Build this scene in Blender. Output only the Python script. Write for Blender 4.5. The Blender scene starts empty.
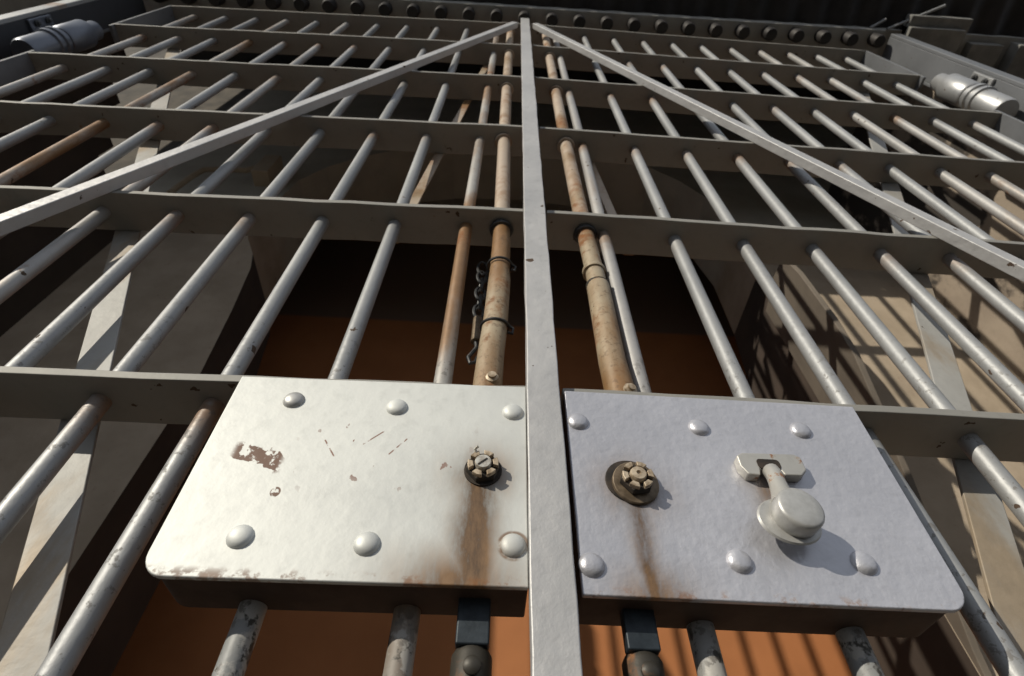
import bpy, bmesh, math, random
from mathutils import Vector, Matrix
random.seed(7)
SC = bpy.context.scene
COL = SC.collection
G = 1.05            # ground lies this far below the camera

# ------------------------------------------------------------------ shader helpers
class NG:
    def __init__(s, name):
        s.mat = bpy.data.materials.new(name); s.mat.use_nodes = True
        s.t = s.mat.node_tree; s.t.nodes.clear()
        s.out = s.t.nodes.new('ShaderNodeOutputMaterial')
        s.b = s.t.nodes.new('ShaderNodeBsdfPrincipled')
        s.t.links.new(s.b.outputs[0], s.out.inputs[0])
        s.tc = s.t.nodes.new('ShaderNodeTexCoord')
    def n(s, kind, **kw):
        nd = s.t.nodes.new(kind)
        for k, v in kw.items(): setattr(nd, k, v)
        return nd
    def put(s, sock, v):
        if isinstance(v, bpy.types.NodeSocket): s.t.links.new(v, sock)
        elif isinstance(v, (tuple, list)) and len(v) == 3 and sock.type == 'RGBA': sock.default_value = (*v, 1)
        else: sock.default_value = v
    def obj(s): return s.tc.outputs['Object']
    def m(s, op, a, b=0.0, c=None, clamp=False):
        nd = s.n('ShaderNodeMath', operation=op, use_clamp=clamp)
        s.put(nd.inputs[0], a); s.put(nd.inputs[1], b)
        if c is not None: s.put(nd.inputs[2], c)
        return nd.outputs[0]
    def noise(s, scale, detail=4, rough=.55, vec=None, stretch=None, off=None):
        nd = s.n('ShaderNodeTexNoise')
        nd.inputs['Scale'].default_value = scale; nd.inputs['Detail'].default_value = detail
        nd.inputs['Roughness'].default_value = rough
        v = vec or s.obj()
        if stretch or off:
            mp = s.n('ShaderNodeMapping'); s.t.links.new(v, mp.inputs[0])
            if stretch: mp.inputs['Scale'].default_value = stretch
            if off: mp.inputs['Location'].default_value = off
            v = mp.outputs[0]
        s.t.links.new(v, nd.inputs['Vector'])
        return nd.outputs[0]
    def ramp(s, v, lo, hi, a=0.0, b=1.0):
        nd = s.n('ShaderNodeMapRange', interpolation_type='SMOOTHSTEP')
        s.put(nd.inputs[0], v)
        for i, x in enumerate((lo, hi, a, b)): nd.inputs[i+1].default_value = x
        return nd.outputs[0]
    def mix(s, f, a, b):
        nd = s.n('ShaderNodeMix', data_type='RGBA')
        s.put(nd.inputs[0], f); s.put(nd.inputs[6], a); s.put(nd.inputs[7], b)
        return nd.outputs[2]
    def xyz(s, v=None):
        nd = s.n('ShaderNodeSeparateXYZ'); s.t.links.new(v or s.obj(), nd.inputs[0]); return nd.outputs
    def bump(s, h, strength, dist):
        nd = s.n('ShaderNodeBump'); nd.inputs['Strength'].default_value = strength; nd.inputs['Distance'].default_value = dist
        s.t.links.new(h, nd.inputs['Height']); s.t.links.new(nd.outputs[0], s.b.inputs['Normal'])
    def done(s, col, rough, metal=0.0):
        s.put(s.b.inputs['Base Color'], col); s.put(s.b.inputs['Roughness'], rough); s.put(s.b.inputs['Metallic'], metal)
        return s.mat

RUST1, RUST2 = (.30, .125, .04), (.095, .038, .016)

def paint(name, base, rust_lo=.66, rust_hi=.74, rust_scale=9, chips=True, tint=None, tint_lo=.45, tint_hi=.6, rough=.42, metal=.45, bscale=70, bstr=.25, extra=None):
    g = NG(name)
    big = g.noise(5, 5)
    col = g.mix(g.ramp(big, .3, .7), tuple(c*.86 for c in base), base)
    fine = g.noise(60, 5, .6)
    col = g.mix(g.ramp(fine, .5, .75, 0, .22), col, tuple(c*.55 for c in base))
    if tint:
        t = g.ramp(g.noise(7, 6, .65, stretch=(1, 1, .35)), tint_lo, tint_hi)
        col = g.mix(t, col, g.mix(g.noise(40, 4), tint, tuple(c*.6 for c in tint)))
    rn = g.noise(rust_scale, 8, .68)
    rm = g.ramp(rn, rust_lo, rust_hi)
    dm = None
    if extra:
        rm, col, dm = extra(g, rm, col)
    rc = g.mix(g.noise(45, 5), RUST1, RUST2)
    col = g.mix(rm, col, rc)
    if chips:
        ch = g.ramp(g.noise(38, 3, .5, off=(3, 7, 1)), .715, .73)
        col = g.mix(ch, col, (.07, .045, .03))
        rm = g.m('MAXIMUM', rm, ch)
    r = g.m('ADD', g.m('MULTIPLY', rm, .4), g.ramp(big, .3, .7, rough-.04, rough+.08), clamp=True)
    if dm is not None: rm = g.m('MAXIMUM', rm, dm)
    mt = g.m('MULTIPLY', g.m('SUBTRACT', 1.0, rm, clamp=True), metal)
    h = g.m('ADD', g.noise(bscale, 4, .6), g.m('MULTIPLY', g.noise(bscale*.25, 3), .8))
    g.bump(h, bstr, .0015)
    return g.done(col, r, mt)

def gauss(g, v, c, w):
    d = g.m('DIVIDE', g.m('SUBTRACT', v, c), w)
    return g.m('POWER', 2.718, g.m('MULTIPLY', g.m('MULTIPLY', d, d), -1.0))

def band(g, v, a, b, e):
    return g.m('MULTIPLY', g.ramp(v, a-e, a+e), g.ramp(v, b-e, b+e, 1, 0))

def plate_extra(side):
    def f(g, rm, col):
        X = g.xyz(); x, z = X[0], X[2]
        wob = g.m('MULTIPLY', g.m('SUBTRACT', g.noise(18, 4), .5), .014)
        xx = g.m('ADD', x, wob)
        Z = lambda v: v + G
        if side < 0:
            streak = g.m('MULTIPLY', gauss(g, xx, -.070, .021), g.ramp(z, Z(.395), Z(.345)))
            foot = g.m('MULTIPLY', gauss(g, xx, -.085, .055), g.ramp(z, Z(.30), Z(.238)))
            ring = g.m('MULTIPLY', gauss(g, x, -.067, .034), gauss(g, z, Z(.358), .034))
            edge = g.m('MULTIPLY', g.ramp(z, Z(.253), Z(.243)), g.m('MULTIPLY', g.ramp(g.noise(48, 5, .7, off=(1, 2, 3)), .5, .62), .8))
        else:
            streak = g.m('MULTIPLY', gauss(g, xx, .088, .012), g.ramp(z, Z(.38), Z(.32)))
            foot = g.m('MULTIPLY', gauss(g, xx, .092, .035), g.ramp(z, Z(.285), Z(.236)))
            ring = g.m('MULTIPLY', gauss(g, x, .087, .036), gauss(g, z, Z(.350), .034))
            edge = g.m('MULTIPLY', g.ramp(z, Z(.248), Z(.238)), g.m('MULTIPLY', g.ramp(g.noise(48, 5, .7, off=(1, 2, 3)), .52, .64), .8))
            hn = g.m('MULTIPLY', gauss(g, x, .232, .018), gauss(g, z, Z(.352), .03))
            ring = g.m('MAXIMUM', ring, hn)
        gr = g.noise(55, 6, .7, stretch=(1, 1, .3))
        s = g.m('MAXIMUM', g.m('MULTIPLY', streak, 1.0), g.m('MULTIPLY', foot, .85))
        s = g.m('MAXIMUM', s, g.m('MULTIPLY', ring, .75))
        k = 1.0 if side < 0 else .85
        s = g.m('MULTIPLY', s, g.ramp(gr, .22, .62, .65, 1.35))
        col = g.mix(g.m('MULTIPLY', s, k, clamp=True), col, g.mix(g.ramp(gr, .3, .7), (.055, .030, .014), (.20, .115, .055)))
        rm = g.m('MAXIMUM', g.m('MULTIPLY', rm, .9), g.m('MULTIPLY', edge, .8))
        dm = g.m('MULTIPLY', s, k, clamp=True)
        if side < 0:
            box = g.m('MULTIPLY', band(g, x, -.326, -.273, .004), band(g, z, Z(.352), Z(.388), .004))
            dgl = g.m('ABSOLUTE', g.m('ADD', g.m('ADD', g.m('SUBTRACT', z, Z(.372)), g.m('MULTIPLY', g.m('ADD', x, .30), .45)), g.m('MULTIPLY', g.m('SUBTRACT', g.noise(42, 3), .5), .035)))
            peel = g.m('MULTIPLY', box, g.m('MULTIPLY', g.ramp(dgl, .0105, .0115, 1, 0), g.ramp(g.noise(75, 4, .6, off=(5, 1, 2)), .44, .5)))
            d2 = g.m('MULTIPLY', gauss(g, x, -.267, .006), gauss(g, z, Z(.329), .007))
            peel = g.m('MAXIMUM', peel, g.m('MULTIPLY', g.ramp(d2, .45, .55), g.ramp(g.noise(90, 3), .42, .48)))
            area = g.m('MULTIPLY', band(g, x, -.25, -.09, .03), band(g, z, Z(.34), Z(.42), .02))
            fl = g.m('MULTIPLY', area, g.ramp(g.noise(85, 3, .5, off=(9, 4, 2), stretch=(1, 1, .6)), .655, .675))
            dm = g.m('MAXIMUM', dm, g.m('MAXIMUM', peel, fl))
            for ax_, az_, bx_, bz_ in ((-.196, .392, -.176, .412), (-.166, .380, -.150, .402), (-.238, .398, -.222, .375)):
                L_ = math.hypot(bx_-ax_, bz_-az_); ux, uz = (bx_-ax_)/L_, (bz_-az_)/L_
                dx = g.m('SUBTRACT', x, ax_); dz = g.m('SUBTRACT', z, Z(az_))
                al = g.m('ADD', g.m('MULTIPLY', dx, ux), g.m('MULTIPLY', dz, uz))
                ac = g.m('ABSOLUTE', g.m('SUBTRACT', g.m('MULTIPLY', dx, uz), g.m('MULTIPLY', dz, ux)))
                ln = g.m('MULTIPLY', band(g, al, 0, L_, .001), g.ramp(ac, .0005, .0011, 1, 0))
                fl = g.m('MAXIMUM', fl, g.m('MULTIPLY', ln, g.ramp(g.noise(120, 3, .6), .45, .55)))
            rr_ = g.m('SQRT', g.m('ADD', g.m('POWER', g.m('SUBTRACT', x, -.034), 2.0), g.m('POWER', g.m('SUBTRACT', z, Z(.280)), 2.0)))
            rim = g.m('MULTIPLY', band(g, rr_, .0115, .0150, .0012), g.ramp(g.noise(60, 4), .38, .55))
            col = g.mix(g.m('MULTIPLY', rim, .8), col, (.16, .085, .04))
            col = g.mix(peel, col, (.13, .062, .035))
            col = g.mix(fl, col, (.22, .13, .10))
        return rm, col, dm
    return f

def bar_extra(g, rm, col):
    z = g.xyz()[2]
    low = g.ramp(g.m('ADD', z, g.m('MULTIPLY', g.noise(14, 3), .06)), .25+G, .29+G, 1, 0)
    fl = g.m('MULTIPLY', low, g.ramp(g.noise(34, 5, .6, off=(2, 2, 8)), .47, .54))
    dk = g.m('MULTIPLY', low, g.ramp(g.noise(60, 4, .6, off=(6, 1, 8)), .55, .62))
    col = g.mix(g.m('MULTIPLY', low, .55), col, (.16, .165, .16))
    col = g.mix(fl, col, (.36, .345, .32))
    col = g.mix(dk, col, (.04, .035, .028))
    # bare, pitted grey patches low on the bars, just over the lock boxes
    col, near = top_rust(g, rm, col, z)
    pit = g.m('MULTIPLY', g.ramp(z, .72+G, .50+G), g.ramp(g.noise(85, 5, .65, off=(4, 4, 1)), .56, .63))
    col = g.mix(g.m('MULTIPLY', pit, .75), col, (.12, .11, .10))
    return rm, col, g.m('MAXIMUM', dk, low)
def top_rust(g, rm, col, z):
    fr = g.m('FRACT', g.m('DIVIDE', g.m('SUBTRACT', z, G), .5))
    near = g.m('MULTIPLY', g.ramp(fr, .80, .97), g.ramp(g.noise(2.3, 2, off=(4, 4, 4)), .46, .60))
    near = g.m('MULTIPLY', near, g.ramp(g.noise(40, 5, .65), .30, .55, .25, 1.0))
    return g.mix(g.m('MULTIPLY', near, .85), col, (.20, .105, .045)), near
def pit_extra(g, rm, col):
    z = g.xyz()[2]
    col, near = top_rust(g, rm, col, z)
    pit = g.m('MULTIPLY', g.ramp(z, .80+G, .50+G), g.ramp(g.noise(85, 5, .65, off=(4, 4, 1)), .57, .63))
    col = g.mix(g.m('MULTIPLY', pit, .7), col, (.11, .10, .09))
    return rm, col, g.m('MAXIMUM', pit, near)
def rod_extra(g, rm, col):
    z = g.xyz()[2]
    spk = g.ramp(g.noise(95, 5, .7, off=(3, 3, 3)), .52, .66)
    col = g.mix(g.m('MULTIPLY', spk, .6), col, (.10, .055, .025))
    pale = g.m('MULTIPLY', g.ramp(z, 1.0+G, 1.05+G), g.ramp(g.noise(6, 4), .34, .52))
    col = g.mix(g.m('MULTIPLY', pale, .8), col, (.44, .37, .30))
    return g.m('MULTIPLY', rm, g.m('SUBTRACT', 1.0, g.m('MULTIPLY', pale, .6))), col, None
M = {}
M['silver'] = paint('aluminium_paint', (.33, .333, .335), .69, .75, rough=.5, metal=.38, extra=pit_extra, bstr=.45)
M['flaked'] = paint('flaking_aluminium_paint', (.33, .333, .335), .69, .75, rough=.5, metal=.38, extra=bar_extra, bstr=.45)
M['rail'] = paint('aluminium_paint_on_rail', (.265, .255, .232), .70, .76, rust_scale=14, rough=.62, metal=.15)
M['stile'] = paint('thick_aluminium_paint', (.46, .455, .455), .72, .76, bscale=42, bstr=1.0, rough=.5, metal=.35)
M['strip'] = paint('dull_aluminium_paint', (.36, .355, .34), .70, .76, rough=.6, metal=.2, tint=(.36, .29, .21), tint_lo=.45, tint_hi=.65, bstr=.5)
M['plate_l'] = paint('chipped_silver_plate', (.60, .61, .59), .72, .76, rust_scale=16, chips=False, extra=plate_extra(-1), rough=.56, metal=.35, bscale=60, bstr=.25)
M['plate_r'] = paint('pebbled_silver_plate', (.53, .53, .57), .735, .77, rust_scale=16, chips=False, extra=plate_extra(1), rough=.42, metal=.5, bscale=80, bstr=.85)
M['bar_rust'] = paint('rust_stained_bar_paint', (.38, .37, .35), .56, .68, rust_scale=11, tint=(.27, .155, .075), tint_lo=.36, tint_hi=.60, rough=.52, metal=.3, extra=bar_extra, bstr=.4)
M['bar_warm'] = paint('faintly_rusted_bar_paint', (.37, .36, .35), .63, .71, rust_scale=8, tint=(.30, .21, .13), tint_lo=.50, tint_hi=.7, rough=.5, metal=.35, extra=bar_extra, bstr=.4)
M['rod'] = paint('rusty_rod_paint', (.37, .31, .22), .50, .62, rust_scale=10, tint=(.26, .14, .055), tint_lo=.30, tint_hi=.56, rough=.55, metal=.12, bstr=.4, extra=rod_extra)
M['worn'] = paint('flaking_dark_paint', (.045, .04, .032), .50, .62, rust_scale=18, rough=.5, metal=.3, tint=(.26, .22, .16), tint_lo=.55, tint_hi=.60)
def simple(name, a, b, rough, metal=0.0, scale=20, bstr=.3, bd=.002, stretch=None):
    g = NG(name); nz = g.noise(scale, 6, .62, stretch=stretch)
    g.bump(nz, bstr, bd)
    return g.done(g.mix(g.ramp(nz, .32, .68), a, b), rough, metal)
M['box_under'] = simple('rusty_dark_box_steel', (.035, .018, .011), (.06, .036, .024), .75, .1, 25)
M['old_brass'] = simple('grimy_bronze_steel', (.22, .16, .10), (.52, .43, .32), .5, .3, 120, .2, .0006)
M['bolt_face'] = simple('worn_bolt_steel', (.34, .30, .25), (.62, .60, .54), .4, .5, 150, .2, .0006)
M['grime_and_gaps'] = simple('black_grease_and_gaps', (.010, .008, .006), (.035, .024, .016), .8, 0, 90, .2, .0006)  # also paints the dark of the catch slot and sleeve gap
M['washer'] = simple('dull_brown_washer', (.09, .065, .04), (.20, .15, .10), .55, .4, 80, .2, .0006)
M['knob'] = simple('rubbed_silver_knob', (.37, .365, .35), (.47, .465, .45), .42, .4, 60, .15, .0008)
M['lever'] = paint('rust_edged_lever', (.48, .465, .43), .58, .66, rust_scale=40, chips=False)
M['dark_iron'] = simple('dark_iron', (.03, .032, .035), (.07, .07, .07), .5, .5, 60)
M['tongue'] = simple('blued_dark_steel', (.012, .018, .024), (.03, .04, .05), .5, .3, 60)
M['tan'] = simple('stained_tan_plaster', (.36, .29, .21), (.46, .38, .28), .9, 0, 4, .35, .01)
M['greywall'] = simple('grey_brown_plaster', (.30, .28, .25), (.38, .36, .31), .9, 0, 3, .3, .01)
M['dark_brown'] = simple('shade_brown_plaster', (.035, .024, .018), (.055, .038, .028), .9, 0, 3)  # shade of the arch reveals and left wing put into the colour
M['ground'] = simple('pale_concrete', (.022, .02, .018), (.034, .031, .027), .95, 0, 3, .3, .01)
M['pale'] = simple('pale_bounce_finish', (.66, .61, .54), (.74, .69, .62), .85, 0, 4)  # pale finish for unseen surfaces, to bounce light into the arch
M['shadow_tin'] = simple('blackened_sheet_metal', (.018, .016, .016), (.035, .03, .028), .6, .3, 8)
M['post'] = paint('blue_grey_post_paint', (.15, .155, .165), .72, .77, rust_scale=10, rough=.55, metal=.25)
M['web_dark'] = paint('shade_dark_post_paint', (.035, .037, .043), .72, .77, rust_scale=10, rough=.6, metal=.1)  # shade on the left web put into a darker paint
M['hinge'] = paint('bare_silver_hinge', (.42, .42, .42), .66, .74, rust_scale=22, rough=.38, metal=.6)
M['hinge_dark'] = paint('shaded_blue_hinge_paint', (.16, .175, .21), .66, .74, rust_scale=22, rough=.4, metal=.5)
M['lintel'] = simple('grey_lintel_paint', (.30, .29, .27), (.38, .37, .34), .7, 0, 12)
M['wood'] = simple('tarred_dark_timber', (.03, .02, .015), (.085, .06, .045), .8, 0, 14, .5, .004, stretch=(1, 1, .15))
M['bracket'] = simple('shade_tone_plate', (.11, .092, .074), (.15, .125, .10), .8, 0, 6)  # tone of shaded tan plaster put into the added plate's colour
M['block'] = simple('grey_stone_block', (.15, .145, .135), (.24, .235, .215), .85, 0, 9)
# two-coloured inner wall: orange distemper below a dark brown band
g = NG('orange_and_black_plaster')
z = g.xyz()[2]; nz = g.noise(3, 5)
orange = g.mix(g.ramp(nz, .3, .7), (.34, .13, .045), (.40, .155, .055))
M['orange'] = g.done(g.mix(g.ramp(z, 3.22+G, 3.25+G), orange, (.17, .115, .085)), .85, 0)

# ------------------------------------------------------------------ mesh helpers
def link(name, bm, mat, parent=None, smooth=False, bevel=0.0, seg=2):
    bmesh.ops.recalc_face_normals(bm, faces=bm.faces[:])
    me = bpy.data.meshes.new(name); bm.to_mesh(me); bm.free()
    o = bpy.data.objects.new(name, me); COL.objects.link(o)
    mats = mat if isinstance(mat, (list, tuple)) else [mat]
    for m_ in mats: me.materials.append(m_)
    if smooth:
        for p in me.polygons: p.use_smooth = True
        try: me.set_sharp_from_angle(angle=math.radians(40))
        except Exception: pass
    if bevel:
        b = o.modifiers.new('bevel', 'BEVEL'); b.width = bevel; b.segments = seg; b.limit_method = 'ANGLE'; b.angle_limit = math.radians(40)
        for p in me.polygons: p.use_smooth = True
        b.harden_normals = True
    if parent: o.parent = parent
    return o
def empty(name, loc=(0, 0, 0), rz=0):
    o = bpy.data.objects.new(name, None); COL.objects.link(o); o.location = loc; o.rotation_euler = (0, 0, rz)
    o.empty_display_size = .1
    return o
def tag(o, label, cat, group=None):
    o['label'] = label; o['category'] = cat
    if group: o['group'] = group
    return o
def struct(o): o['kind'] = 'structure'; return o
def box(bm, x0, x1, y0, y1, z0, z1, mi=0):
    vs = [bm.verts.new(p) for p in ((x0,y0,z0),(x1,y0,z0),(x1,y1,z0),(x0,y1,z0),(x0,y0,z1),(x1,y0,z1),(x1,y1,z1),(x0,y1,z1))]
    for f in ((0,3,2,1),(4,5,6,7),(0,1,5,4),(1,2,6,5),(2,3,7,6),(3,0,4,7)):
        fc = bm.faces.new([vs[i] for i in f]); fc.material_index = mi
def tube(bm, pts, r, n=20, cap=True):
    pts = [Vector(p) for p in pts]; rs = r if isinstance(r, (list, tuple)) else [r]*len(pts)
    rings = []; ref = None
    for i, p in enumerate(pts):
        a = pts[max(i-1, 0)]; b = pts[min(i+1, len(pts)-1)]
        if (b-a).length < 1e-9: a, b = pts[0], pts[-1]
        d = (b-a).normalized()
        if ref is None: ref = Vector((0, 1, 0)) if abs(d.y) < .9 else Vector((1, 0, 0))
        u = d.cross(ref).normalized(); v = u.cross(d).normalized(); ref = v
        rings.append([bm.verts.new(p + (u*math.cos(t)+v*math.sin(t))*rs[i]) for t in [2*math.pi*k/n for k in range(n)]])
    for A, B in zip(rings, rings[1:]):
        for k in range(n): bm.faces.new((A[k], A[(k+1) % n], B[(k+1) % n], B[k]))
    if cap: bm.faces.new(rings[0][::-1]); bm.faces.new(rings[-1])
def lathe(bm, prof, org, axis, n=28, sx=1.0):
    """profile of (radius, height) turned about axis through org"""
    ax = Vector(axis).normalized(); ref = Vector((0, 0, 1)) if abs(ax.z) < .9 else Vector((1, 0, 0))
    u = ref.cross(ax).normalized(); v = ax.cross(u); org = Vector(org); rings = []
    for r, h in prof:
        if r < 1e-6: rings.append([bm.verts.new(org+ax*h)])
        else: rings.append([bm.verts.new(org+ax*h+(u*math.cos(t)*sx+v*math.sin(t))*r) for t in [2*math.pi*k/n for k in range(n)]])
    for A, B in zip(rings, rings[1:]):
        for k in range(n):
            k2 = (k+1) % n
            if len(A) == 1 and len(B) == 1: continue
            if len(A) == 1: bm.faces.new((A[0], B[k2], B[k]))
            elif len(B) == 1: bm.faces.new((A[k], A[k2], B[0]))
            else: bm.faces.new((A[k], A[k2], B[k2], B[k]))
    for R_, fl in ((rings[0], True), (rings[-1], False)):
        if len(R_) > 2: bm.faces.new(R_[::-1] if fl else R_)
def prism(bm, pts, y0, y1, mi=0):
    """polygon in x,z pushed from y0 to y1"""
    a = [bm.verts.new((x, y0, z)) for x, z in pts]; b = [bm.verts.new((x, y1, z)) for x, z in pts]
    n = len(pts)
    bm.faces.new(a).material_index = mi; bm.faces.new(b[::-1]).material_index = mi
    for i in range(n):
        j = (i+1) % n
        bm.faces.new((a[i], b[i], b[j], a[j])).material_index = mi
def rounded(x0, x1, z0, z1, r, n=6, corners='1111'):
    pts = []
    for (cx, cz, a0, on) in ((x0+r, z0+r, 180, corners[0]), (x1-r, z0+r, 270, corners[1]), (x1-r, z1-r, 0, corners[2]), (x0+r, z1-r, 90, corners[3])):
        if on == '1':
            for k in range(n+1):
                t = math.radians(a0+90*k/n); pts.append((cx+r*math.cos(t), cz+r*math.sin(t)))
        else:
            pts.append((x0 if a0 in (180, 90) else x1, z0 if a0 in (180, 270) else z1))
    return pts
def flatbar(bm, a, b, w, y0, y1):
    """flat bar in the x,z plane from a to b, w wide"""
    a = Vector(a); b = Vector(b); d = (b-a).normalized(); nrm = Vector((-d.y, d.x))*w/2
    prism(bm, [tuple(a+nrm), tuple(a-nrm), tuple(b-nrm), tuple(b+nrm)], y0, y1)

# ------------------------------------------------------------------ the gate
RZ = [-.93, -.5, 0, .5, 1.0, 1.494, 2.0, 2.5, 2.963]
XE = 1.652
SP = .141
BR = .0125
def leaf(s):
    side = 'left' if s < 0 else 'right'
    root = empty('gate_leaf', (0, 0, 0), -.0100 if s < 0 else .0143)
    def X(x): return s*x                           # x measured from the centre outwards
    def bx(bm, x0, x1, *r): box(bm, min(X(x0), X(x1)), max(X(x0), X(x1)), *r)
    # flat rails standing edge-on to the front
    for zc in RZ:
        bm = bmesh.new(); nseg = 24
        for k in range(nseg+1): pass
        x0 = .012 if s < 0 else .026
        rows = []
        for k in range(nseg+1):
            x = x0+(XE-x0)*k/nseg
            dz = random.uniform(-.0012, .0012); dy = random.uniform(-.0008, .0008)
            rows.append([bm.verts.new((X(x), y+dy, zc+G+zz+dz)) for y, zz in ((0, -.0062), (.081, -.0062), (.081, .0062), (0, .0062))])
        for A, B in zip(rows, rows[1:]):
            for k in range(4): bm.faces.new((A[k], A[(k+1) % 4], B[(k+1) % 4], B[k]))
        bm.faces.new(rows[0]); bm.faces.new(rows[-1][::-1])
        link('rail', bm, M['rail'], root, bevel=.0015)
    # outer end plate
    bm = bmesh.new(); bx(bm, XE-.012, XE, 0, .081, RZ[0]+G, 2.03+G); bx(bm, XE-.012, XE, 0, .081, 2.47+G, RZ[-1]+G)
    link('end_stile', bm, M['post'], root, bevel=.0015)
    # bars
    x0 = .130 if s < 0 else .145
    rusty = {1: 'bar_rust', 2: 'flaked', 6: 'bar_warm', 8: 'bar_rust', 11: 'bar_warm'} if s < 0 else {1: 'bar_warm', 2: 'flaked', 8: 'bar_warm', 9: 'bar_warm'}
    for k in range(11):
        x = x0+SP*k
        bm = bmesh.new()
        tube(bm, [(X(x)+random.uniform(-.0015, .0015), .042, zz+G) for zz in (-.96, -.5, 0, .5, 1.0, 1.5, 2.0, 2.5, 2.99)], BR, 20)
        link('bar', bm, M[rusty.get(k+1, 'silver')], root, smooth=True)
    # braces: one on the front from the top middle outwards, one on the back crossing it
    bm = bmesh.new()
    flatbar(bm, (X(.046), 2.852+G), (X(1.600), -.874+G), .029, -.0235, -.0005)
    link('brace', bm, M['stile'], root, bevel=.002)
    bm = bmesh.new()
    flatbar(bm, (X(1.64), 2.98+G), (X(.055), -.80+G), .046, .0825, .0885)
    link('rear_brace', bm, M['strip'], root, bevel=.0015)
    for zc in RZ[4:]:                              # weld beads where the brace crosses the rails
        t = (2.852-zc)/(2.852+.874); xb = .046+t*1.554
        if zc < 2.8:
            bm = bmesh.new(); lathe(bm, [(0, -.004), (.006, -.003), (.0085, 0), (.006, .004), (0, .005)], (X(xb)+s*.012, -.008, zc+G-.024), (0, -1, 0), 12, 1.6)
            link('weld_bead', bm, M['rail'], root, smooth=True)
    bm = bmesh.new()
    if s < 0: flatbar(bm, (-.155, 2.53+G), (-.280, 1.0+G), .024, .0815, .0865)
    else: flatbar(bm, (.170, 1.53+G), (.204, 1.0+G), .022, .0815, .0865)
    link('rear_strap', bm, M['rod'], root, bevel=.001)
    # ---- lock rod beside the middle
    if s < 0:
        xr = -.0655
        bm = bmesh.new()
        tube(bm, [(xr-.002, .040, 2.99+G), (xr-.002, .040, 2.0+G), (xr, .040, 1.5+G), (xr+.005, .040, 1.0+G), (xr+.006, .040, .92+G)], .0165, 22)
        link('lock_rod', bm, M['rod'], root, smooth=True)
        bm = bmesh.new()
        tube(bm, [(xr+.006, .036, .945+G), (xr+.006, .036, .90+G), (xr+.0055, .035, .83+G), (xr+.006, .035, .80+G), (xr+.003, .034, .68+G), (xr-.001, .033, .60+G), (xr-.003, .032, .53+G), (xr-.003, .032, .485+G)], [.0168, .0172, .0172, .0188, .0190, .0192, .0198, .0198], 24)
        sl = link('rod_sleeve', bm, M['rod'], root, smooth=True)
        for zz, xx in ((.845, xr+.0055), (.668, xr+.003)):
            bm = bmesh.new()
            tube(bm, [(xx+.0215*math.cos(t), .035+.0215*math.sin(t), zz+G+.006*math.sin(t)) for t in [2*math.pi*q/20 for q in range(21)]], .0022, 8)
            tube(bm, [(xx+.019, .030, zz+G), (xx+.027, .033, zz+G-.004), (xx+.026, .036, zz+G-.012), (xx+.020, .036, zz+G-.010)], .0026, 8)
            link('wire_tie', bm, M['dark_iron'], sl, smooth=True)
        bm = bmesh.new(); lathe(bm, [(.0085, 0), (.0085, .004), (.0055, .0055), (.0055, .009), (0, .0095)], (xr+.003, .0145, .532+G), (0, -1, 0), 16)
        link('sleeve_bolt', bm, M['old_brass'], sl, smooth=True)
    else:
        xr = .1035
        bm = bmesh.new()
        tube(bm, [(xr-.004, .040, 2.99+G), (xr-.003, .040, 1.5+G), (xr+.003, .040, 1.0+G), (xr+.006, .037, .83+G), (xr+.006, .037, .79+G)], .0165, 22)
        link('lock_rod', bm, M['rod'], root, smooth=True)
        bm = bmesh.new()
        tube(bm, [(xr+.0055, .034, .800+G), (xr+.0055, .034, .795+G), (xr+.005, .034, .70+G), (xr+.004, .033, .60+G), (xr+.006, .031, .53+G), (xr+.006, .031, .485+G)], [.0172, .0192, .0194, .0196, .0206, .0206], 24)
        sl = link('rod_sleeve', bm, M['rod'], root, smooth=True)
        bm = bmesh.new()
        lathe(bm, [(.0167, -.006), (.0205, -.005), (.0205, .004), (.0167, .005)], (xr+.005, .038, .848+G), (0, 0, 1), 24)
        link('rod_collar', bm, M['rod'], sl, smooth=True)
        bm = bmesh.new()
        lathe(bm, [(.0166, -.006), (.0198, -.005), (.0200, .003), (.0190, .005), (.0166, .006)], (xr+.0055, .0345, .797+G), (0, -.25, 1), 24)
        link('rod_collar', bm, M['grime_and_gaps'], sl, smooth=True)  # black ring paints the shaded gap at the top of the sleeve
        bm = bmesh.new(); lathe(bm, [(.009, 0), (.009, .004), (.0055, .0055), (.0055, .008), (0, .0085)], (xr+.012, .0115, .520+G), (.25, -1, 0), 16)
        link('sleeve_bolt', bm, M['old_brass'], sl, smooth=True)
    # guides where the rod passes each rail
    for zc in RZ[4:]:
        bm = bmesh.new(); xg = (-.0675 if zc > 1.2 else -.0605) if s < 0 else (.1005 if zc > 1.2 else .1065)
        lathe(bm, [(.0172, -.0065), (.0222, -.0065), (.0235, -.012), (.0215, -.0165), (.0172, -.017)], (xg, .040, zc+G), (0, 0, 1), 20)
        link('rod_guide', bm, M['dark_iron'] if zc < 1.2 else M['rod'], root, smooth=True)
    # rod below the lock box: flat tongue pinned in a dark pipe
    xt = -.067 if s < 0 else .080
    bm = bmesh.new(); box(bm, xt-.0145, xt+.0145, .014, .028, .205+G, .262+G)
    lt = link('lower_rod', bm, M['tongue'], root, bevel=.002)
    bm = bmesh.new(); tube(bm, [(xt, .030, .206+G), (xt, .030, .200+G), (xt, .030, .10+G), (xt, .032, -.2+G), (xt, .034, -.96+G)], [.014, .0175, .0175, .0175, .0175], 20)
    link('rod_pipe', bm, M['worn'], lt, smooth=True)
    bm = bmesh.new(); lathe(bm, [(.0075, 0), (.0075, .003), (.005, .005), (0, .0055)], (xt+.001, .0135, .188+G), (0, -1, 0), 14)
    link('pin', bm, M['worn'], lt, smooth=True)
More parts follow.
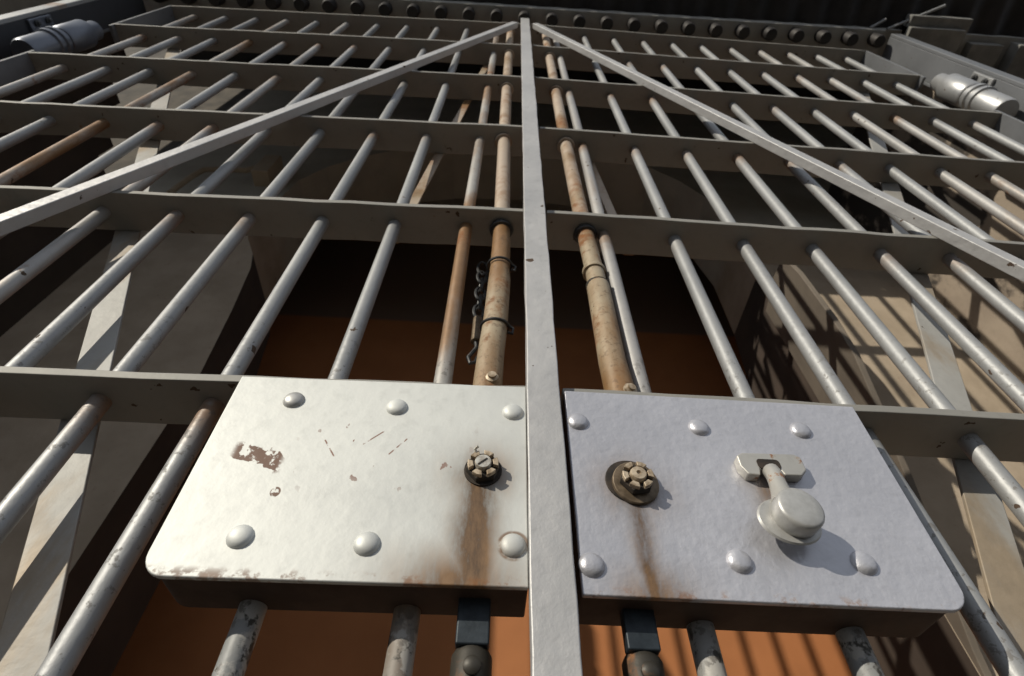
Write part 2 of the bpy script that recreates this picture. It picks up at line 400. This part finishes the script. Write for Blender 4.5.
    # ---- lock box
    pl = M['plate_l'] if s < 0 else M['plate_r']
    if s < 0: xa, xb_, za, zb = -.3615, -.0205, .241+G, .4905+G
    else: xa, xb_, za, zb = .0255, .3835, .2365+G, .4875+G
    corners = '1000' if s < 0 else '0100'
    bm = bmesh.new()
    inn = .004
    out = rounded(xa, xb_, za, zb, .022, 7, corners)
    if s < 0: out = [(x+(.0205 if abs(x-xa) < .03 and False else 0), z_) for x, z_ in out]
    # slight taper: the outer edge leans in towards the bottom
    def taper(p):
        x, z_ = p; t = (zb-z_)/(zb-za)
        f = (x-xb_)/(xa-xb_) if s < 0 else (x-xa)/(xb_-xa)
        return (x + (-s)*(.006 if s < 0 else .010)*t*f, z_)
    out = [taper(p) for p in out]
    cx = sum(p[0] for p in out)/len(out); cz = (za+zb)/2
    small = [(p[0]+(.003 if p[0] < cx and s < 0 else -.003 if p[0] > cx and s > 0 else 0), p[1]+(.003 if p[1] < cz else -.003)) for p in out]
    prism(bm, small, -.008, .050)
    lb = link('lock_box', bm, M['box_under'], root, bevel=.002)
    bm = bmesh.new(); prism(bm, out, -.0135, -.0075)
    link('cover_plate', bm, pl, lb, bevel=.0016, seg=3)
    riv = ((-.288, .453), (-.169, .448), (-.036, .447), (-.282, .280), (-.167, .277), (-.0345, .280)) if s < 0 else \
          ((.038, .437), (.178, .438), (.299, .442), (.036, .264), (.174, .274), (.293, .278))
    for rx, rz in riv:
        bm = bmesh.new()
        lathe(bm, [(.0122, 0), (.0118, .0014), (.0104, .0034), (.0078, .0050), (.0042, .0059), (0, .0062)], (rx, -.0134, rz+G), (0, -1, 0), 20)
        link('rivet', bm, pl if (rx, rz) != riv[0] or s > 0 else M['knob'], lb, smooth=True)
    # castle nut on its stud
    nx, nz = (-.066, .363+G) if s < 0 else (.0895, .353+G)
    R0 = .0165
    if s > 0:
        bm = bmesh.new(); lathe(bm, [(.0, 0), (.0262, 0), (.0262, .0012), (.0255, .002), (.0, .002)], (nx-.0035, -.0136, nz+.0045), (0, -1, 0), 32)
        link('recess_ring', bm, M['grime_and_gaps'], lb, smooth=True)
        bm = bmesh.new(); lathe(bm, [(0, 0), (.0240, 0), (.0240, .0042), (.0232, .005), (0, .005)], (nx, -.0152, nz), (.05, -1, -.1), 32)
        wz = link('washer', bm, M['washer'], lb, smooth=True); top = -.0205
    else:
        bm = bmesh.new(); lathe(bm, [(0, 0), (.0195, 0), (.0195, .002), (.0, .002)], (nx, -.0134, nz), (0, -1, 0), 28)
        link('washer', bm, M['grime_and_gaps'], lb, smooth=True); top = -.0152
    bm = bmesh.new()
    hexa = [(nx+R0*1.08*math.cos(math.radians(60*k+10)), nz+R0*1.08*math.sin(math.radians(60*k+10))) for k in range(6)]
    prism(bm, hexa, top+.0005, top-.0075)
    nb = link('castle_nut', bm, M['grime_and_gaps'], lb, bevel=.001)
    bm = bmesh.new()
    for k in range(6):                             # crown of six lugs round the stud
        a0 = math.radians(60*k+8); pts = []
        for rr, aa in ((.0102, .30), (.0160, .36)):
            ang = [a0-aa, a0, a0+aa] if rr < .012 else [a0+aa, a0, a0-aa]
            pts += [(nx+rr*math.cos(t), nz+rr*math.sin(t)) for t in ang]
        prism(bm, pts, top-.007, top-.0125)
    o = link('nut_crown', bm, M['old_brass'], lb, bevel=.0008)
    bm = bmesh.new()
    if s < 0:
        lathe(bm, [(.0085, 0), (.0085, .0135), (.0078, .0148), (0, .015)], (nx, top, nz), (0, -1, 0), 20)
    else:
        lathe(bm, [(.0085, 0), (.0085, .0125), (.0074, .0145), (.0026, .015), (.0022, .0125), (0, .0125)], (nx, top, nz), (0, -1, 0), 20)
    sb = link('stud', bm, M['bolt_face'] if s < 0 else M['old_brass'], lb, smooth=True)
    if s < 0:
        bm = bmesh.new(); flatbar(bm, (nx-.005, nz-.005), (nx+.004, nz+.003), .0016, top-.0156, top-.0148); 
        link('cotter_pin', bm, M['grime_and_gaps'], lb)
        bm = bmesh.new(); tube(bm, [(nx-.007, top-.010, nz+.011), (nx-.009, top-.014, nz+.0155), (nx-.006, top-.0165, nz+.017)], .0016, 8)
        link('cotter_pin', bm, M['bolt_face'], lb, smooth=True)
    else:
        # slotted catch, lever and round thumb knob
        bm = bmesh.new()
        c = [(.2035, .3945), (.2035, .380), (.209, .3695), (.2215, .3690), (.2240, .3775), (.2450, .3785), (.2480, .3705), (.266, .3710), (.2745, .3790), (.2745, .3960), (.268, .4000), (.211, .3985)]
        prism(bm, [(x, z_+G-.004) for x, z_ in c], -.0255, -.0130)
        link('catch_plate', bm, M['lever'], lb, bevel=.002, seg=3)
        bm = bmesh.new(); prism(bm, rounded(.2225, .2470, .3735+G, .3860+G, .004, 5), -.0262, -.0240)
        link('catch_slot_dark', bm, M['grime_and_gaps'], lb)  # raised black plate; the hole's darkness is put into its colour
        bm = bmesh.new()
        P = [(.2345, -.0245, .372), (.2335, -.0290, .362), (.2310, -.0320, .350), (.2285, -.0350, .337), (.2265, -.0370, .324)]
        tube(bm, [(a, b, c_+G) for a, b, c_ in P], [.0085, .0088, .0085, .0095, .0120], 16)
        link('lever', bm, M['lever'], lb, smooth=True)
        ax = Vector((.06, -1, -.02)); org = (.2285, -.0270, .3095+G)
        bm = bmesh.new()
        lathe(bm, [(0, 0), (.018, .0005), (.0235, .0025), (.0248, .004), (.0235, .006), (.0, .0065)], Vector(org)+Vector((-.002, 0, -.002)), ax, 32, 1.25)
        link('knob_flange', bm, M['knob'], lb, smooth=True)
        bm = bmesh.new()
        lathe(bm, [(0, .0), (.0215, .0), (.0222, .004), (.0222, .0155), (.0212, .0175), (.0190, .0188), (.012, .0194), (0, .0196)], Vector(org)+ax*.006+Vector((.002, 0, .001)), ax, 36)
        link('knob', bm, M['knob'], lb, smooth=True)
    # middle stile belongs to the left leaf
    if s < 0:
        bm = bmesh.new(); rows = []
        N = 90
        for k in range(N+1):
            zz = -.95+(2.973+.95)*k/N; j = lambda: random.uniform(-.0007, .0007)
            rows.append([bm.verts.new(p) for p in ((-.0197+j(), -.021+j()*.6, zz+G), (.0197+j(), -.021+j()*.6, zz+G), (.0197+j(), -.0010, zz+G), (-.0197+j(), -.0010, zz+G))])
        for A, B in zip(rows, rows[1:]):
            for k in range(4): bm.faces.new((A[k], A[(k+1) % 4], B[(k+1) % 4], B[k]))
        bm.faces.new(rows[0]); bm.faces.new(rows[-1][::-1])
        link('middle_stile', bm, M['stile'], root, bevel=.0018)
    if s < 0:
        tag(root, 'left leaf of the silver barred gate with the chipped plain lock plate and middle strip', 'gate', 'leaves of the barred gate')
    else:
        tag(root, 'right leaf of the silver barred gate with the round knob on its lock plate', 'gate', 'leaves of the barred gate')
    return root
leaf(-1); leaf(1)

# ------------------------------------------------------------------ gate posts with their hinge straps
def post(s):
    root = empty('gate_post', (s*1.80, .03, 0))
    L = lambda bm, x0, x1, y0, y1, z0, z1: box(bm, min(s*x0, s*x1)-root.location.x, max(s*x0, s*x1)-root.location.x, y0-.03, y1-.03, z0, z1)
    bm = bmesh.new()
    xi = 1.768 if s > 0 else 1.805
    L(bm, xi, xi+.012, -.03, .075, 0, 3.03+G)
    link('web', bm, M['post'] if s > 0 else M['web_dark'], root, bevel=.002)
    bm = bmesh.new(); L(bm, xi, xi+.055, -.045, -.03, 0, 3.03+G)
    link('flange', bm, M['silver'] if s < 0 else M['post'], root, bevel=.003)
    bm = bmesh.new(); L(bm, xi, xi+.055, .075, .088, 0, 3.03+G)
    link('flange', bm, M['post'], root, bevel=.003)
    for zc in (2.20, -.55):
        bm = bmesh.new()
        lathe(bm, [(0, 0), (.044, 0), (.049, .006), (.049, .138), (.034, .160), (.034, .205), (.028, .214), (0, .216)], (s*1.706-root.location.x, .036-.03, zc+.055+G), (0, 0, 1), 26)
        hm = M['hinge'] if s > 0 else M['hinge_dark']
        link('hinge_barrel', bm, hm, root, smooth=True)
        bm = bmesh.new()
        lathe(bm, [(.0, -.19), (.042, -.19), (.046, -.182), (.046, -.070), (.053, -.066), (.053, -.050), (.046, -.046), (.046, -.036), (.053, -.032), (.053, -.018), (.044, -.014), (.044, 0), (0, 0)], (s*1.706-root.location.x, .036-.03, zc+.05+G), (0, 0, 1), 26)
        link('hinge_knuckle', bm, hm, root, smooth=True)
        bm = bmesh.new(); L(bm, 1.712, xi+.002, .030, .042, zc+.065+G, zc+.165+G)
        L(bm, xi-.012, xi, -.028, .060, zc+.055+G, zc+.175+G)
        st = link('hinge_strap', bm, hm, root, bevel=.003)
        for dz in (.085, .145):
            bm = bmesh.new(); lathe(bm, [(.011, 0), (.011, .007), (.006, .008), (.006, .015), (0, .016)], (s*(xi-.012)-root.location.x, -.012-.03, zc+dz+G), (-s, 0, 0), 8)
            link('bolt', bm, M['dark_iron'], st)
    if s < 0: tag(root, 'shaded steel channel post carrying the hinge of the left leaf', 'post', 'gate posts')
    else: tag(root, 'grey sunlit steel channel post carrying the hinge at the top right', 'post', 'gate posts')
post(-1); post(1)

# ------------------------------------------------------------------ chain with hook behind the left rod
root = empty('chain', (-.093, .100, .66+G))
def lk(z0, z1, w, rot):
    bm = bmesh.new(); pts = []
    for q in range(17):
        t = 2*math.pi*q/16; a = w*math.cos(t); c_ = (z0+z1)/2 + (z1-z0)/2*math.sin(t)
        pts.append((a*math.cos(rot), a*math.sin(rot), c_))
    tube(bm, pts, .0030, 8, cap=False); link('link', bm, M['dark_iron'], root, smooth=True)
lk(.255, .300, .010, .2)
for k in range(5): lk(.115+.028*k, .153+.028*k, .009, 1.57*(k % 2)+.3)
bm = bmesh.new(); tube(bm, [(0, 0, .050), (0, 0, .112)], .0085, 12); link('swivel', bm, M['washer'], root, smooth=True)
bm = bmesh.new(); tube(bm, [(0, 0, .050), (.002, 0, .035), (-.004, 0, .022), (-.010, 0, .010), (-.006, 0, -.004), (.003, 0, 0), (.005, 0, .012)], .0034, 8); link('hook', bm, M['dark_iron'], root, smooth=True)
tag(root, 'short dark chain with a hook hanging behind the rusty left lock rod', 'chain')

# ------------------------------------------------------------------ setting
def flat(name, bm, mat, **k): return struct(link(name, bm, mat, **k))
bm = bmesh.new(); box(bm, -14, 14, -16, 8, -.2, 0); flat('floor', bm, M['ground'])
bm = bmesh.new(); box(bm, -3, 3, 1.42, 2.0, -.001, .012); flat('floor_bounce_inner', bm, M['pale'])  # unseen pale slab added to bounce light onto the orange wall
bm = bmesh.new(); box(bm, -2.02, 2.02, .12, 1.0, -.001, .01); flat('floor_bounce_passage', bm, M['pale'])  # unseen pale slab added to bounce light up in the passage
# wall with the arched opening, one metre behind the gate
opening = [(-1.165, -1.05), (-1.168, .6), (-1.172, 1.545), (-1.215, 1.95), (-1.262, 2.29), (-1.30, 2.42), (-1.385, 2.58), (-1.40, 2.9), (-1.342, 3.33), (-1.23, 3.56), (-1.06, 3.757), (-.85, 3.924), (-.45, 4.08), (0, 4.13), (.5, 4.06),
           (.976, 3.856), (1.13, 3.65), (1.246, 3.408), (1.31, 3.0), (1.29, 2.5), (1.24, 2.1), (1.205, 1.55), (1.20, .6), (1.20, -1.05)]
bm = bmesh.new()
outer = [(-5.5, -1.05), (-5.5, 8.2), (6.5, 8.2), (6.5, -1.05)]
loop = outer[::-1][0:0]
poly = [(-5.5, -1.05)] + opening + [(6.5, -1.05), (6.5, 8.2), (-5.5, 8.2)]
vs = [bm.verts.new((x, 1.0, z_+G)) for x, z_ in poly]
es = [bm.edges.new((vs[i], vs[(i+1) % len(vs)])) for i in range(len(vs))]
bmesh.ops.triangle_fill(bm, edges=es, use_beauty=True)
ext = bmesh.ops.extrude_face_region(bm, geom=bm.faces[:])
bmesh.ops.translate(bm, verts=[v for v in ext['geom'] if isinstance(v, bmesh.types.BMVert)], vec=(0, .42, 0))
g = NG('tan_and_grey_plaster')
z = g.xyz()[2]; nz = g.noise(4, 6, .6); wob = g.m('MULTIPLY', g.noise(2, 3), .2)
tan = g.mix(g.ramp(nz, .3, .7), (.31, .25, .185), (.41, .335, .255)); gry = g.mix(g.ramp(nz, .3, .7), (.34, .32, .27), (.42, .395, .34))
tan = g.mix(g.ramp(g.noise(22, 5, .7), .6, .7, 0, .5), tan, (.20, .13, .09))
g.bump(g.noise(9, 6), .5, .012)
wallc = g.mix(g.ramp(g.m('ADD', z, wob), 2.95+G, 3.15+G), tan, gry)
xs = g.xyz()[0]
stone = g.mix(g.ramp(g.noise(7, 6), .3, .7), (.05, .044, .037), (.10, .085, .068))
wallc = g.mix(g.ramp(xs, -2.32, -2.28, 1, 0), wallc, stone)
M['archwall'] = g.done(wallc, .9, 0)
g = NG('patchy_tan_plaster')
nz = g.noise(4, 6, .6); v = g.xyz()
dark_patch = g.ramp(g.noise(3.2, 6, .6, off=(1, 3, 2), stretch=(1, 1, .8)), .46, .53)  # random hard-edged dark patches over the tan
tan2 = g.mix(g.ramp(nz, .3, .7), (.23, .185, .145), (.31, .255, .20))
g.bump(g.noise(9, 6), .5, .012)
M['wingwall'] = g.done(g.mix(dark_patch, tan2, (.04, .033, .028)), .9, 0)
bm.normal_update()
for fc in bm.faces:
    if abs(fc.normal.y) < .5 and all(abs(v.co.x) < 1.6 and v.co.z < 2.7+G for v in fc.verts): fc.material_index = 1  # reveal faces take the dark brown that paints their shade
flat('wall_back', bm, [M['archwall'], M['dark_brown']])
# vault and chamber behind the arch
bm = bmesh.new(); box(bm, -3, 3, 2.0, 2.1, 0, 7); flat('wall_inner', bm, M['orange'])
bm = bmesh.new(); box(bm, -3.1, -3, 1.42, 2.1, 0, 7); flat('wall_bounce_inner_left', bm, M['pale'])
bm = bmesh.new(); box(bm, 3, 3.1, 1.42, 2.1, 0, 7); flat('wall_bounce_inner_right', bm, M['pale'])
bm = bmesh.new(); box(bm, -3.1, 3.1, 1.42, 2.1, 4.6+G, 4.75+G); flat('ceiling', bm, M['greywall'])
# wing walls either side of the passage
bm = bmesh.new()
wl = [(.09, 0), (1.0, 0), (1.0, 2.62+G), (.62, 2.62+G), (.62, 2.75+G), (.46, 2.75+G), (.46, 2.92+G), (.30, 2.92+G), (.30, 3.1+G), (.09, 3.1+G)]
def wing(name, x0, x1, prof, mat):
    bm = bmesh.new(); a = [bm.verts.new((x0, y, z_)) for y, z_ in prof]; b = [bm.verts.new((x1, y, z_)) for y, z_ in prof]
    bm.faces.new(a); bm.faces.new(b[::-1]); n = len(prof)
    for i in range(n): bm.faces.new((a[i], b[i], b[(i+1) % n], a[(i+1) % n]))
    flat(name, bm, mat)
wing('wall_left', -2.30, -2.02, wl, M['dark_brown'])  # left wing's shaded side is painted in by the dark colour
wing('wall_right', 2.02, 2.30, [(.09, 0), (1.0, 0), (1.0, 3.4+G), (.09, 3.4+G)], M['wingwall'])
# wall over the gate
bm = bmesh.new(); box(bm, -3.3, 6.5, -.05, .13, 3.10+G, 8.2+G); flat('wall_front', bm, M['lintel'])
bm = bmesh.new(); box(bm, -3.3, 6.5, -.05, 1.4, 6.0+G, 6.3+G); flat('ceiling_porch', bm, M['shadow_tin'])

# lintel sockets, canopy
root = empty('lintel', (0, .0, 3.03+G))
bm = bmesh.new(); box(bm, -1.76, 1.76, -.052, .14, .035, .0695)
link('beam', bm, M['lintel'], root, bevel=.003)
for k in range(27):
    bm = bmesh.new(); lathe(bm, [(0, .036), (.029, .036), (.030, -.020), (.026, -.032), (0, -.036)], (-1.72+.132*k, -.012, 0), (0, 0, 1), 16)
    link('socket', bm, M['shadow_tin'], root, smooth=True)
tag(root, 'grey lintel beam over the gate with a row of dark round sockets', 'beam')
root = empty('canopy', (0, -.05, 3.12+G))
bm = bmesh.new(); N = 400; rows = []
for k in range(N+1):
    x = -3.3+9.0*k/N; w = .012*math.cos(2*math.pi*x/.15)
    rows.append([bm.verts.new(p) for p in ((x, 0, .018+w), (x, -.17, .048+w), (x, -.17, .051+w), (x, 0, .021+w))])
for A, B in zip(rows, rows[1:]):
    for k in range(4): bm.faces.new((A[k], A[(k+1) % 4], B[(k+1) % 4], B[k]))
bm.faces.new(rows[0]); bm.faces.new(rows[-1][::-1])
link('corrugated_sheet', bm, M['shadow_tin'], root, smooth=True)
tag(root, 'dark corrugated metal canopy along the top edge above the gate', 'canopy')

bm = bmesh.new()
for x0, x1, y0, y1, z0 in ((1.86, 2.16, -.12, .03, 3.07), (1.86, 2.13, -.075, .05, 3.04), (2.20, 2.36, -.02, .10, 3.05), (2.42, 2.72, -.03, .17, 3.03), (2.80, 3.1, 0, .2, 3.0)):
    box(bm, x0, x1, y0, y1, z0+G, 3.12+G)
struct(link('trim_1', bm, M['block'], bevel=.004))
for a, b in (((1.690, -.054, 3.088), (1.750, -.095, 3.09)), ((1.772, -.054, 3.085), (2.01, -.166, 3.10))):
    bm = bmesh.new(); tube(bm, [(p[0]*1, p[1], p[2]+G) for p in (a, b)], .006, 10)
    tag(link('stay_rod', bm, M['silver'], smooth=True), 'thin bright metal rod under the dark canopy, ' + ('the longer one reaching right' if a[0] > 1.7 else 'the short stub nearer the gate'), 'rod', 'stay rods under the canopy')
# plate added at the right jamb, standing for the wall's shade
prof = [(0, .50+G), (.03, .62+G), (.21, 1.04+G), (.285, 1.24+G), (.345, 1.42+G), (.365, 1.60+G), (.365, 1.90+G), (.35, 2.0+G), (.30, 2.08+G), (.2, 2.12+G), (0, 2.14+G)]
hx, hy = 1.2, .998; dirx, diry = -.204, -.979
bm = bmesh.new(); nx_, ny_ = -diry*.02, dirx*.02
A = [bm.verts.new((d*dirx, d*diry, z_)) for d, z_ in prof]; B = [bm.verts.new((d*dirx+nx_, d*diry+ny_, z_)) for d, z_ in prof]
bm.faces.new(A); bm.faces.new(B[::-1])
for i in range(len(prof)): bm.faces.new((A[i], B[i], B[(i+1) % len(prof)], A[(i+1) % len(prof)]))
o = link('shade_plate', bm, M['bracket'], bevel=.003); o.location = (hx, hy, 0)  # added plate, not a bracket; its material carries the wall's shade
tag(o, 'added grey brown plate in the tone of shaded wall at the right jamb of the arch', 'bracket')  # filed under bracket, but an added plate standing for shade

# bent conduit on the left of the arch wall
root = empty('conduit', (-1.60, .984, 3.23+G))
bm = bmesh.new(); tube(bm, [(-.34, -.04, -.30), (-.31, -.05, -.08), (-.27, -.06, .0), (-.18, -.06, .02), (-.03, -.06, .02), (.02, -.06, .08), (.04, -.06, .20), (.045, -.05, .24)], .016, 12)
link('pipe', bm, M['tan'], root, smooth=True)
bm = bmesh.new(); box(bm, .02, .12, -.085, .018, -.03, .23); link('bracket', bm, M['tan'], root, bevel=.006)
tag(root, 'bent tan conduit pipe on the plaster beside the left of the arch', 'pipe')

# ------------------------------------------------------------------ light and camera
sun = bpy.data.lights.new('sun', 'SUN'); sun.energy = 4.7; sun.angle = math.radians(.6); sun.color = (1, .93, .79)
so = bpy.data.objects.new('sun', sun); COL.objects.link(so)
so.rotation_euler = Vector((1.05, 1.0, -.65)).to_track_quat('-Z', 'Y').to_euler()
w = bpy.data.worlds.new('world'); SC.world = w; w.use_nodes = True
t = w.node_tree; bg = t.nodes['Background']
bg.inputs[0].default_value = (.58, .63, .71, 1); bg.inputs[1].default_value = .85

cam = bpy.data.cameras.new('camera'); co = bpy.data.objects.new('camera', cam); COL.objects.link(co)
f, yaw, pitch, roll = 555.7143, -.0417, .8945, .0154
cy, sy, cp, sp, cr, sr = math.cos(yaw), math.sin(yaw), math.cos(pitch), math.sin(pitch), math.cos(roll), math.sin(roll)
right = Vector((cy, sy, 0)); fwd = Vector((-sy*cp, cy*cp, sp)); up = right.cross(fwd)
r2 = right*cr+up*sr; u2 = -right*sr+up*cr
mx = Matrix((r2, u2, -fwd)).transposed().to_4x4(); mx.translation = Vector((-.0578, -.4793, .0022+G))
co.matrix_world = mx
cam.sensor_width = 36; cam.lens = 36*f/1024; cam.clip_start = .01
cam.dof.use_dof = True; cam.dof.focus_distance = .62; cam.dof.aperture_fstop = 8
SC.camera = co
SC.view_settings.view_transform = 'Standard'; SC.view_settings.look = 'None'; SC.view_settings.exposure = -.22; SC.view_settings.gamma = 1
SC.view_settings.use_curve_mapping = False
